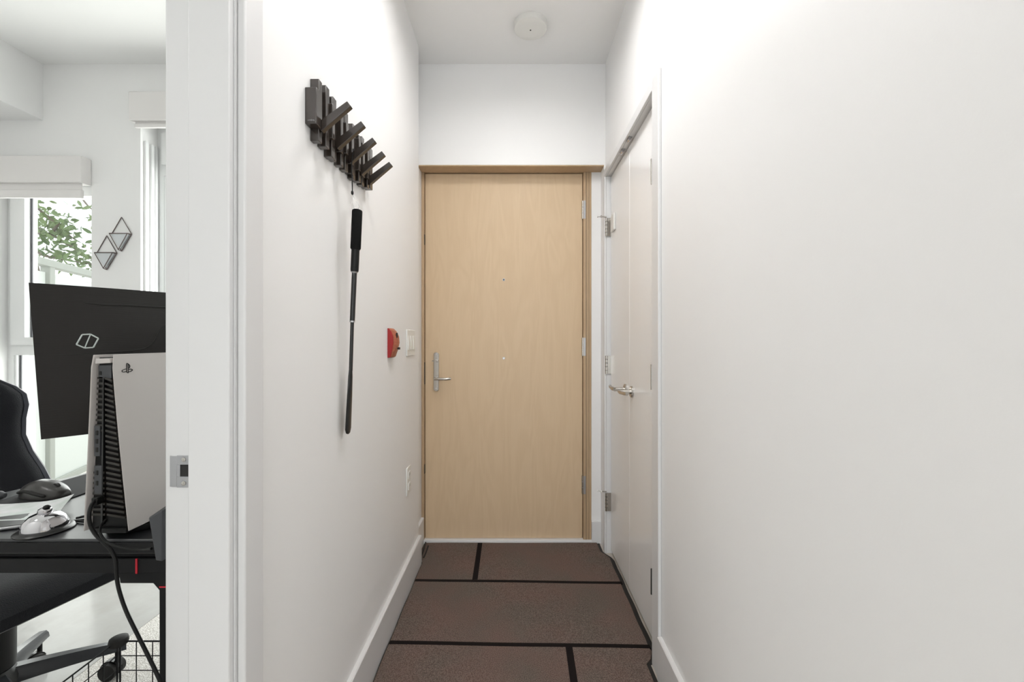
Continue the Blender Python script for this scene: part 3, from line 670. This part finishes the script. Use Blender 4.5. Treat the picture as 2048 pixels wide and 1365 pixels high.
build('spine', MB().hexa([(-.8805,y0+.005,zb+.01),(-.8765,y0+.005,zb+.01),(-.8765,y0+.014,zb+.01),(-.8805,y0+.014,zb+.01),(-.8760,y0+.005,zt-.05),(-.8735,y0+.005,zt-.05),(-.8735,y0+.014,zt-.05),(-.8760,y0+.014,zt-.05)]), 'black_gloss', t)
build('top_glint_bridge', MB().prism([(-.8885,1.122),(-.8870,1.133),(-.8600,1.134),(-.8570,1.131),(-.8555,1.124)], 'y', y0+.001, y0+.02), 'console_white', t, bevel=.001)  # white top corner; the curved reflection on it is built in as white
for a_ in ((-.886,-.8585,y0+.006,1.090,1.119),(-.8930,-.8810,y0+.004,.925,.990),(-.8930,-.8770,y0+.004,.845,.905)):
    ip = build('io_panel', MB().box(a_[0],a_[1],a_[2],y0+.013,a_[3],a_[4]), 'grey_plastic', t, bevel=.0008)
    if a_[3] > 1: build('port', MB().box(-.8838,-.8795,y0+.005,y0+.0065,1.098,1.106), 'rubber', ip)
    elif a_[3] > .9:
        for z in (.975,.957,.939): build('port', MB().box(-.8895,-.8845,y0+.003,y0+.0045,z-.005,z+.005), 'rubber', ip, bevel=.0005)
    else:
        for z in (.89,.868): build('port', MB().box(-.8895,-.8845,y0+.003,y0+.0045,z-.005,z+.005), 'rubber', ip, bevel=.0005)
build('base_stand', MB().lathe([(.070,0),(.072,.003),(.072,.014),(.055,.018)], (-.862,1.0,DZT), 40).box(-.895,-.824,y0+.002,1.12,DZT+.012,zb+.004), 'black', t, bevel=.001)
# symbol engraved on the white panel
def on_con(px, py):                                   # point on the panel's outer face
    tt = (py-708)/(1062-708)
    for _ in range(20):
        x = sx((-.8525,-.817),max(0,min(1,tt)))+.0042; Y = x/((px-CX)/F); z = CAMZ-(py-CY)/F*Y; tt = max(0,(zt-z)/(zt-zb))
    return Vector((x, Y, z))
sy = MB()
def stroke(pts, w): sy.tube(smooth_path([on_con(*Z2(*p)) for p in pts],4), w, 6)
stroke([(911,672),(911,736)], .0007); stroke([(922,678),(922,740)], .0006); stroke([(911,672),(924,678),(932,690),(930,704),(923,706)], .0008)
stroke([(911,736),(918,740),(922,740)], .0008); stroke([(905,712),(884,720),(877,728),(886,735),(905,731)], .0008); stroke([(925,716),(940,713),(951,719),(944,728),(925,734)], .0008)
build('symbol', sy, 'black', t)

# ---- cables
yc_ = DY-.010
def cable(name_label, pts, r, grp=None, m='black'):
    return build('cable', MB().tube(smooth_path(pts, 8), r, 8), m, label=name_label, cat='cable', group=grp)
cable('black cable looping from the console back over the desk edge down to the floor',
      [P(197,1000,.903), P(186,1006,.885), P(179,1025,.875), P(180,1048,.875), P(190,1068,.878), P(207,1086,.882), P(222,1102,.884), P(231,1122,.884), P(233,1150,.884), P(238,1180,.884), P(252,1222,.884), P(276,1272,.884), P(300,1320,.884), P(322,1368,.884), P(338,1420,.884), Vector((-.70,.885,.03)), Vector((-.68,.88,.006))], .0036)
cable('thin black cable curving from the console foot to the small black box',
      [P(212,1040,.905), P(203,1052,.893), P(200,1066,.872), P(210,1082,.868), P(228,1091,.866), P(250,1097,.868), P(280,1100,.870), P(303,1098,.860)], .0026)
build('plug', MB().box(-.884,-.872,.888,.906,.826,.842), 'black', None, bevel=.002, label='black cable plug in the back of the console', cat='plug')
mb = MB(); rr = random.Random(5)
for k in range(4):
    o = k*.006
    mb.tube(smooth_path([(-1.03+o*.6,1.00+o,.7535),(-.99,1.015+o,.757+.001*k),(-.94,1.02+o*1.4,.7545+.003*k),(-.91,1.00+o,.756),(-.905,.985,.7535+.002*k),(-.95,.975+o*.4,.7535+.0025*k),(-1.02,.985,.7535)], 6), .0026, 8)
build('cable_coil', mb, 'black', label='small bundle of coiled black cable between the bell and the console', cat='cable')

# ---- small black box at the desk's near edge
t = thing('power_box', 'small dark grey box clipped on the near desk edge beside the console', 'box', (-.735, .86, .70))
yb = .845
Xl = XP(300, yb)
pts = [(XP(300,yb), yb, .735), (-.70, yb, .728), (-.70, DY-.0045, .728), (XP(300,yb), DY-.0045, .735)]
build('body', MB().hexa([(XP(311,yb),yb,CAMZ-(1122-CY)/F*yb),(-.70,yb,CAMZ-(1124-CY)/F*yb),(-.70,DY-.005,CAMZ-(1124-CY)/F*yb),(XP(308,yb),DY-.005,CAMZ-(1122-CY)/F*yb),
                         (XP(297,yb),yb,CAMZ-(1036-CY)/F*yb),(-.70,yb,CAMZ-(1022-CY)/F*yb),(-.70,DY-.005,CAMZ-(1020-CY)/F*yb),(XP(290,yb),DY-.005,CAMZ-(1032-CY)/F*yb)]), 'grey_plastic', t, bevel=.002)
build('clip', MB().box(-.755,-.72,DY-.006,DY+.03,DZT,DZT+.004), 'black', t)

# ---- service bell
bx, by = P(90,1050,.943).x, .943
t = thing('service_bell', 'chrome call bell on a black base at the near edge of the desk', 'bell', (bx, by, DZT))
build('base', MB().lathe([(.048,0),(.0495,.003),(.046,.006),(.041,.008),(.030,.009)], (bx,by,DZT), 48), 'black_gloss', t)
build('dome', MB().lathe([(.038,.006),(.0385,.009),(.0365,.019),(.032,.028),(.024,.036),(.013,.040),(.004,.041)], (bx,by,DZT), 48), 'chrome', t)
build('cap', MB().lathe([(.011,.039),(.012,.043),(.011,.048),(.006,.051)], (bx,by,DZT), 28), 'chrome', t)
build('button', MB().lathe([(.006,.050),(.007,.052),(.005,.055),(.002,.0565)], (bx+.004,by,DZT), 24), 'black', t)

# ---- mouse
t = thing('computer_mouse', 'dark grey wireless mouse on the desk in front of the chair', 'mouse', (-1.262, 1.145, DZT+.0033), R(-8))
rg = []
for i in range(17):
    u = i/16; x = -.064+.128*u
    w_ = .034*math.sin(math.pi*min(1,max(.0,.06+.9*u)))**.45; hgt = .041*math.sin(math.pi*min(1,(.10+.80*u)))**.8*(1.08-.35*u) + .004
    w_ = max(w_, .006)
    ring = []
    for k in range(18):
        a = k*2*math.pi/18; cy2, cz2 = math.cos(a), math.sin(a)
        ring.append((x, w_*(abs(cy2)**.8)*(1 if cy2 > 0 else -1), max(0,cz2)**.8*hgt + (0.0012 if cz2 <= 0 else .0012)))
    rg.append(ring)
build('shell', MB().rings(rg), mat('mouse_grey', (.035,.032,.030), .3), t, local=True, smooth=60)
build('wheel', MB().lathe([(.008,-.004),(.010,-.003),(.010,.003),(.008,.004)], (.035, 0, .026), 20, 'y'), 'rubber', t, local=True)
build('side_grip', MB().tube(smooth_path([(-.045,-.030,.016),(-.02,-.0325,.022),(.012,-.0325,.017),(.04,-.029,.010)],5), [.002]+[.004]*14+[.002], 8), 'rubber', t, local=True)
build('desk_pad', MB().prism([(-1.34,1.092),(-1.19,1.092),(-1.18,1.10),(-1.18,1.36),(-1.34,1.36),(-1.36,1.21)], 'z', DZT, DZT+.003), mat('pad_black', (.014,.014,.016), .8, bump=(900,.2,.0005)), label='thin black mouse pad under the mouse on the desk', cat='mouse pad', bevel=.001)
build('wrist_rest', MB().tube([(-1.445,1.112,DZT+.012),(-1.435,1.113,DZT+.0125),(-1.358,1.122,DZT+.0125),(-1.346,1.124,DZT+.012)], [.008,.012,.012,.006], 16), 'grey_plastic', label='grey padded wrist rest left of the mouse', cat='wrist rest')

# ---- papers, notebook, phone
mb = MB(); nx, ny = 18, 8; V = [[None]*(ny+1) for _ in range(nx+1)]; V2 = [[None]*(ny+1) for _ in range(nx+1)]
pa, pb_, pc_, pd_ = Vector((-1.20,.975)), Vector((-1.060,.985)), Vector((-1.118,1.080)), Vector((-1.44,1.082))
pa = Vector((-1.34,.955))
for i in range(nx+1):
    for j in range(ny+1):
        u, v = i/nx, j/ny; q = (pa*(1-u)+pb_*u)*(1-v) + (pd_*(1-u)+pc_*u)*v
        z = DZT+.009+.0035*math.sin(u*7+v*2)*v + .022*max(0,u-.72)**2/.08*(.3+.7*v)
        V[i][j] = mb.bm.verts.new((q.x,q.y,z)); V2[i][j] = mb.bm.verts.new((q.x,q.y,z-.0012))
for i in range(nx):
    for j in range(ny):
        mb.bm.faces.new((V[i][j],V[i+1][j],V[i+1][j+1],V[i][j+1])); mb.bm.faces.new((V2[i][j],V2[i][j+1],V2[i+1][j+1],V2[i+1][j]))
for i in range(nx): mb.bm.faces.new((V[i][0],V2[i][0],V2[i+1][0],V[i+1][0])); mb.bm.faces.new((V[i][ny],V[i+1][ny],V2[i+1][ny],V2[i][ny]))
for j in range(ny): mb.bm.faces.new((V[0][j],V[0][j+1],V2[0][j+1],V2[0][j])); mb.bm.faces.new((V[nx][j],V2[nx][j],V2[nx][j+1],V[nx][j+1]))
build('paper_sheet', mb, 'paper', label='loose white paper with a curled corner behind the bell', cat='paper')
mb = MB().box(-.085,.085,-.042,.042,0,.008).xf(Matrix.Translation((-1.175,.965,DZT)) @ Matrix.Rotation(R(25),4,'Z'))
mb2 = MB().box(-.082,.082,-.039,.039,.008,.0088).xf(Matrix.Translation((-1.175,.965,DZT)) @ Matrix.Rotation(R(25),4,'Z'))
t = thing('phone', 'silver-edged phone lying on the desk left of the bell', 'phone', (-1.175,.965,DZT))
build('body', mb, 'steel', t, bevel=.003); build('screen', mb2, 'black_gloss', t)
t = thing('tablet', 'small pale-topped dark tablet lying behind the console', 'tablet', (-1.10,1.23,DZT))
m_ = Matrix.Translation((-1.075,1.245,DZT)) @ Matrix.Rotation(R(38),4,'Z')
build('body', MB().box(-.09,.09,-.045,.045,0,.010).xf(m_), 'black', t, bevel=.003); build('cover', MB().box(-.088,.088,-.043,.043,.010,.012).xf(m_), 'ceramic', t)

# ---- chair
t = thing('gaming_chair', 'black gaming chair turned sideways behind the desk', 'chair', (-1.57, 1.28, .0026), R(-14))
def loc_tube(name, pts, r, m, par, seg=12, **k): return build(name, MB().tube(pts, r, seg), m, par, local=True, **k)
# seat: rounded slab with raised side bolsters
rg = []
for i in range(13):
    u = i/12; x = -.23+.52*u; edge = .026*(max(0,u-.82)/.18)**2*1.4 + .02*(max(0,.12-u)/.12)**2
    wd = .262-.03*max(0,(u-.85)/.15)**2; zt_ = .492-edge*1.2; zb_ = .385+edge*.9
    ring = [(x, yy*wd, zt_ + .022*max(0,(abs(yy)-.55)/.45)**1.0*(1 if abs(yy) < .96 else .2)) for yy in [k/8 for k in range(-8,9)]]
    ring += [(x, wd+.004, (zt_+zb_)/2+.015)] + [(x, yy*wd*.96, zb_) for yy in [k/6 for k in range(6,-7,-1)]] + [(x, -wd-.004, (zt_+zb_)/2+.015)]
    rg.append(ring)
build('seat', MB().rings(rg), 'chair_fabric', t, local=True, smooth=50)
prf = [ # z, front edge of bolster x, half width, bolster depth, thickness
 (.520,-.150,.235,.050,.09),(.580,-.160,.245,.070,.10),(.640,-.185,.250,.085,.11),(.70,-.232,.250,.085,.11),(.76,-.283,.245,.070,.10),(.82,-.312,.240,.055,.09),
 (.88,-.320,.245,.050,.085),(.93,-.318,.252,.055,.085),(.97,-.328,.250,.050,.08),(1.0,-.345,.230,.035,.075),(1.03,-.362,.190,.02,.07),(1.08,-.38,.165,.02,.07),(1.18,-.41,.17,.02,.07),(1.28,-.44,.155,.015,.06),(1.33,-.46,.11,.005,.04)]
def bx_front(zp, yy):
    z, xb_, wd, bd, th = zp
    a = abs(yy); s = min(1,max(0,(a-.45)/.4)); s = s*s*(3-2*s)
    return xb_-bd+bd*s - .02*max(0,(a-.9)/.1)
rg = []
for zp in prf:
    z, xb_, wd, bd, th = zp
    ring = [(bx_front(zp, k/10), wd*k/10, z) for k in range(-10,11)] + [(xb_-bd-th*(.75+.25*(1-abs(k/6)**2)), wd*.94*k/6, z) for k in range(6,-7,-1)]
    rg.append(ring)
br = build('backrest', MB().rings(rg), 'chair_fabric', t, local=True, smooth=55)
for sgn in (-1, 1):
    pts = [(bx_front(zp,.97)+.004, sgn*zp[2]*.985, zp[0]) for zp in prf[:10]]
    rg = []
    for zp in prf[:11]:
        z, xb_, wd, bd, th = zp; yo = sgn*(wd+.003); yi = sgn*wd*.93
        rg.append([(bx_front(zp,.93)+.003, yi, z),(xb_+.001, sgn*wd*.97, z),(xb_-.016, yo, z),(xb_-bd-th*.75, yo, z),(xb_-bd-th*.7, sgn*wd*.9, z)])
    build('side_wing', MB().rings(rg), 'chair_leather', br, local=True, smooth=60, label='smooth grey-black side wing')
build('tilt_mechanism', MB().box(-.11,.11,-.10,.10,.345,.385).box(-.05,.05,-.045,.045,.30,.345), 'black', t, local=True, bevel=.004)
for yy in (-.17,.13): build('back_bracket', MB().box(-.25,-.10,yy,yy+.04,.37,.56), 'black', t, local=True, bevel=.004)
build('gas_column', MB().lathe([(.030,.16),(.048,.18),(.048,.33),(.03,.335),(.03,.35)], (0,0,0), 24), 'black', t, local=True)
base = build('star_base', MB().lathe([(.03,.085),(.055,.09),(.058,.15),(.045,.175)], (0,0,0), 28), 'black_gloss', t, local=True)
for k in range(5):
    a = R(46+14+72*k+ (0)); d = Vector((math.cos(a), math.sin(a), 0)); n_ = Vector((-d.y, d.x, 0))
    rg = []
    for q in range(9):
        u = q/8; r_ = .035+.262*u; zc = .150-.030*u-.015*u*u; wd = .028-.010*u; th = .040-.018*u
        c = d*r_ + Vector((0,0,zc)); ring = []
        for (aa, bb) in ((-1,-.6),(-.85,.1),(-.5,.5),(.5,.5),(.85,.1),(1,-.6)): ring.append(c + n_*wd*aa + Vector((0,0,bb*th)))
        rg.append(ring)
    lg = build('base_leg', MB().rings(rg), mat('base_arm', (.04,.042,.046), .22) if k == 0 else bpy.data.materials['base_arm'], base, local=True, smooth=40)
cas = bpy.data.objects
for k in range(5):
    a = R(60+72*k); d = Vector((math.cos(a), math.sin(a), 0)); c = d*.275; sw = a+2.4; sd = Vector((math.cos(sw), math.sin(sw), 0)); ax = Vector((-sd.y, sd.x, 0)); wc = c+sd*.018+Vector((0,0,.029))
    cs = build('caster', MB().tube([wc-ax*.026-Vector((0,0,.0)), wc-ax*.024, wc-ax*.008, wc-ax*.007], [.022,.028,.028,.02], 20).tube([wc+ax*.007, wc+ax*.008, wc+ax*.024, wc+ax*.026], [.02,.028,.028,.022], 20), 'rubber', t, local=True)
    build('caster_hood', MB().tube([c+Vector((0,0,.035)), c+Vector((0,0,.10))], [.007,.007], 10), 'black', cs, local=True)
    h = MB()
    rg = [[wc+ax*s_*1.0+Vector((0,0,0))+ (sd*math.cos(q)+Vector((0,0,1))*math.sin(q))*r2 for (s_, r2) in ((-.010,.027),(-.010,.033),(.010,.033),(.010,.027))] for q in [R(20+20*j) for j in range(8)]]
    build('caster_fender', h.rings(rg), 'black_gloss', cs, local=True)

# ---- clear chair mat
build('chair_mat', MB().prism([(-2.70,1.05),(-1.525,1.05),(-1.520,2.20),(-1.56,2.25),(-2.70,2.25)], 'z', 0, .0022), 'chairmat', label='clear glossy plastic chair mat on the pale carpet', cat='chair mat')

# ---- wire crate
X0, X1, Y0, Y1, ZT2 = -1.063, -.80, .80, 1.147, .36
t = thing('wire_crate', 'black open wire grid crate on the floor under the desk', 'crate', ((X0+X1)/2, (Y0+Y1)/2, 0))
def grid(a, b, c, n1, n2, rr=.0013):                   # a corner, edge vectors b and c
    mb = MB(); a, b, c = Vector(a), Vector(b), Vector(c)
    for i in range(n1+1): mb.tube([a+b*i/n1, a+b*i/n1+c], rr if 0 < i < n1 else .0022, 6)
    for i in range(n2+1): mb.tube([a+c*i/n2, a+c*i/n2+b], rr if 0 < i < n2 else .0022, 6)
    return mb
zz = .006
for nm, a, b, c, n1, n2 in (('far_grid',(X0,Y1,zz),(X1-X0,0,0),(0,0,ZT2-zz),6,9), ('near_grid',(X0,Y0,zz),(X1-X0,0,0),(0,0,ZT2-zz),6,9),
                            ('side_grid',(X0-.008,Y0,zz),(0,Y1-Y0,0),(0,0,ZT2-zz),9,9), ('side_grid',(X1+.004,Y0,zz),(0,Y1-Y0,0),(0,0,ZT2-zz),9,9), ('bottom_grid',(X0,Y0,zz),(X1-X0,0,0),(0,Y1-Y0,0),6,9)):
    build(nm, grid(a,b,c,n1,n2), 'black_powder', t)
for x, y in ((X0-.004,Y1),(X0-.004,Y0),(X1+.002,Y0),(X1+.002,Y1)):
    build('connector', MB().lathe([(.012,-.010),(.020,-.008),(.022,0),(.020,.009),(.012,.013)], (x,y,ZT2), 20), 'rubber', t, label='round black plastic corner connector')

# ================================================================== outside
build('patio_ground', MB().box(-14, 6, 2.64, 16, -.12, -.04), 'concrete', kind='structure')
A_, B_2 = Vector((-3.57,3.17)), Vector((-3.81,3.825)); dv = (B_2-A_).normalized()
t = thing('patio_fence', 'pale fence with frosted panels outside the small window', 'fence', (-3.8,3.8,-.04))
a0 = A_-dv*.8; L_ = 4.2; nrm2 = Vector((-dv.y, dv.x))
def fbox(mb, s0, s1, w, z0, z1):
    p = [a0+dv*s0+nrm2*w/2, a0+dv*s1+nrm2*w/2, a0+dv*s1-nrm2*w/2, a0+dv*s0-nrm2*w/2]
    mb.hexa([(*q, z0) for q in p]+[(*q, z1) for q in p]); return mb
build('top_rail', fbox(MB(),0,L_,.07,1.745,1.80), 'rail', t, bevel=.004)
build('bottom_rail', fbox(MB(),0,L_,.05,.03,.08), 'rail', t, bevel=.004)
for s_ in (.0, .905, 2.0, 3.1, 4.15): build('post', fbox(MB(), s_, s_+.06, .06, -.04, 1.75), 'rail', t, bevel=.004)
for s_, e_ in ((.06,.905),(.965,2.0),(2.06,3.1),(3.16,4.15)): build('panel', fbox(MB(), s_+.01, e_-.01, .012, .08, 1.70), 'frost', t)

t = thing('tree', 'leafy green tree beyond the patio fence', 'tree', (-6.0,5.4,-.04))
tr = MB().tube(smooth_path([(-6.0,5.4,-.04),(-5.95,5.35,1.0),(-5.98,5.3,1.9),(-6.2,5.3,2.6),(-6.5,5.3,3.2)],5), [.11-.0035*i for i in range(21)], 10)
build('trunk', tr, 'bark', t)
brs = []
rr = random.Random(11)
def ptx(px, py, Y): return P(px, py, Y)
main = [[(-5.93,5.3,1.9), ptx(60,478,4.9), ptx(100,470,4.6), ptx(140,492,4.5), ptx(185,520,4.4), ptx(215,545,4.35)],
        [(-5.8,5.25,2.4), ptx(50,400,4.9), ptx(85,425,4.7), ptx(120,455,4.6), ptx(150,480,4.5)],
        [(-5.93,5.3,1.7), ptx(50,500,4.8), ptx(90,512,4.6), ptx(130,520,4.5), ptx(190,530,4.4)],
        [(-6.4,5.3,3.1), ptx(60,310,4.8), ptx(140,370,4.6), ptx(176,412,4.4), ptx(200,430,4.3)],
        [ptx(100,470,4.6), ptx(112,455,4.5), ptx(122,440,4.5)]]
bm_ = MB()
for q, pth in enumerate(main):
    sp = smooth_path(pth, 7); n = len(sp); bm_.tube(sp, [.016*(1-i/n)+.004 for i in range(n)], 6); brs.append(sp)
build('branches', bm_, 'bark', t)
lf = MB()
def leaf(p, d, n, L, W):
    d = d.normalized(); s = d.cross(n).normalized(); up = s.cross(d)
    pts = [p, p+d*L*.3+s*W*.45+up*L*.02, p+d*L*.65+s*W*.4, p+d*L-up*L*.08, p+d*L*.65-s*W*.4, p+d*L*.3-s*W*.45+up*L*.02]
    v = [lf.bm.verts.new(q) for q in pts]; m1 = lf.bm.verts.new(p+d*L*.45-up*L*.04)
    for i in range(6): lf.bm.faces.new((v[i], v[(i+1)%6], m1))
def rv(k=1): return Vector((rr.uniform(-1,1), rr.uniform(-1,1), rr.uniform(-1,1)))*k
for q, sp in enumerate(brs):
    for i, p in enumerate(sp):
        if i < len(sp)*(.80 if q == 3 else .18): continue
        for _ in range(5 if q < 3 else 4):
            c = p + rv(.11); leaf(c, rv()+Vector((.2,-.1,-.35)), rv()+Vector((0,-.8,.6)), rr.uniform(.06,.11), rr.uniform(.03,.05))
for _ in range(700):
    c = Vector((-7.0+rr.gauss(0,.30), 5.5+rr.gauss(0,.35), 3.4+rr.gauss(0,.35)))
    leaf(c, rv()+Vector((0,0,-.3)), rv(), rr.uniform(.07,.12), rr.uniform(.04,.055))
build('foliage', lf, 'leaf', t, smooth=0)

for o in bpy.data.objects:
    if '_w' in o.keys(): del o['_w']
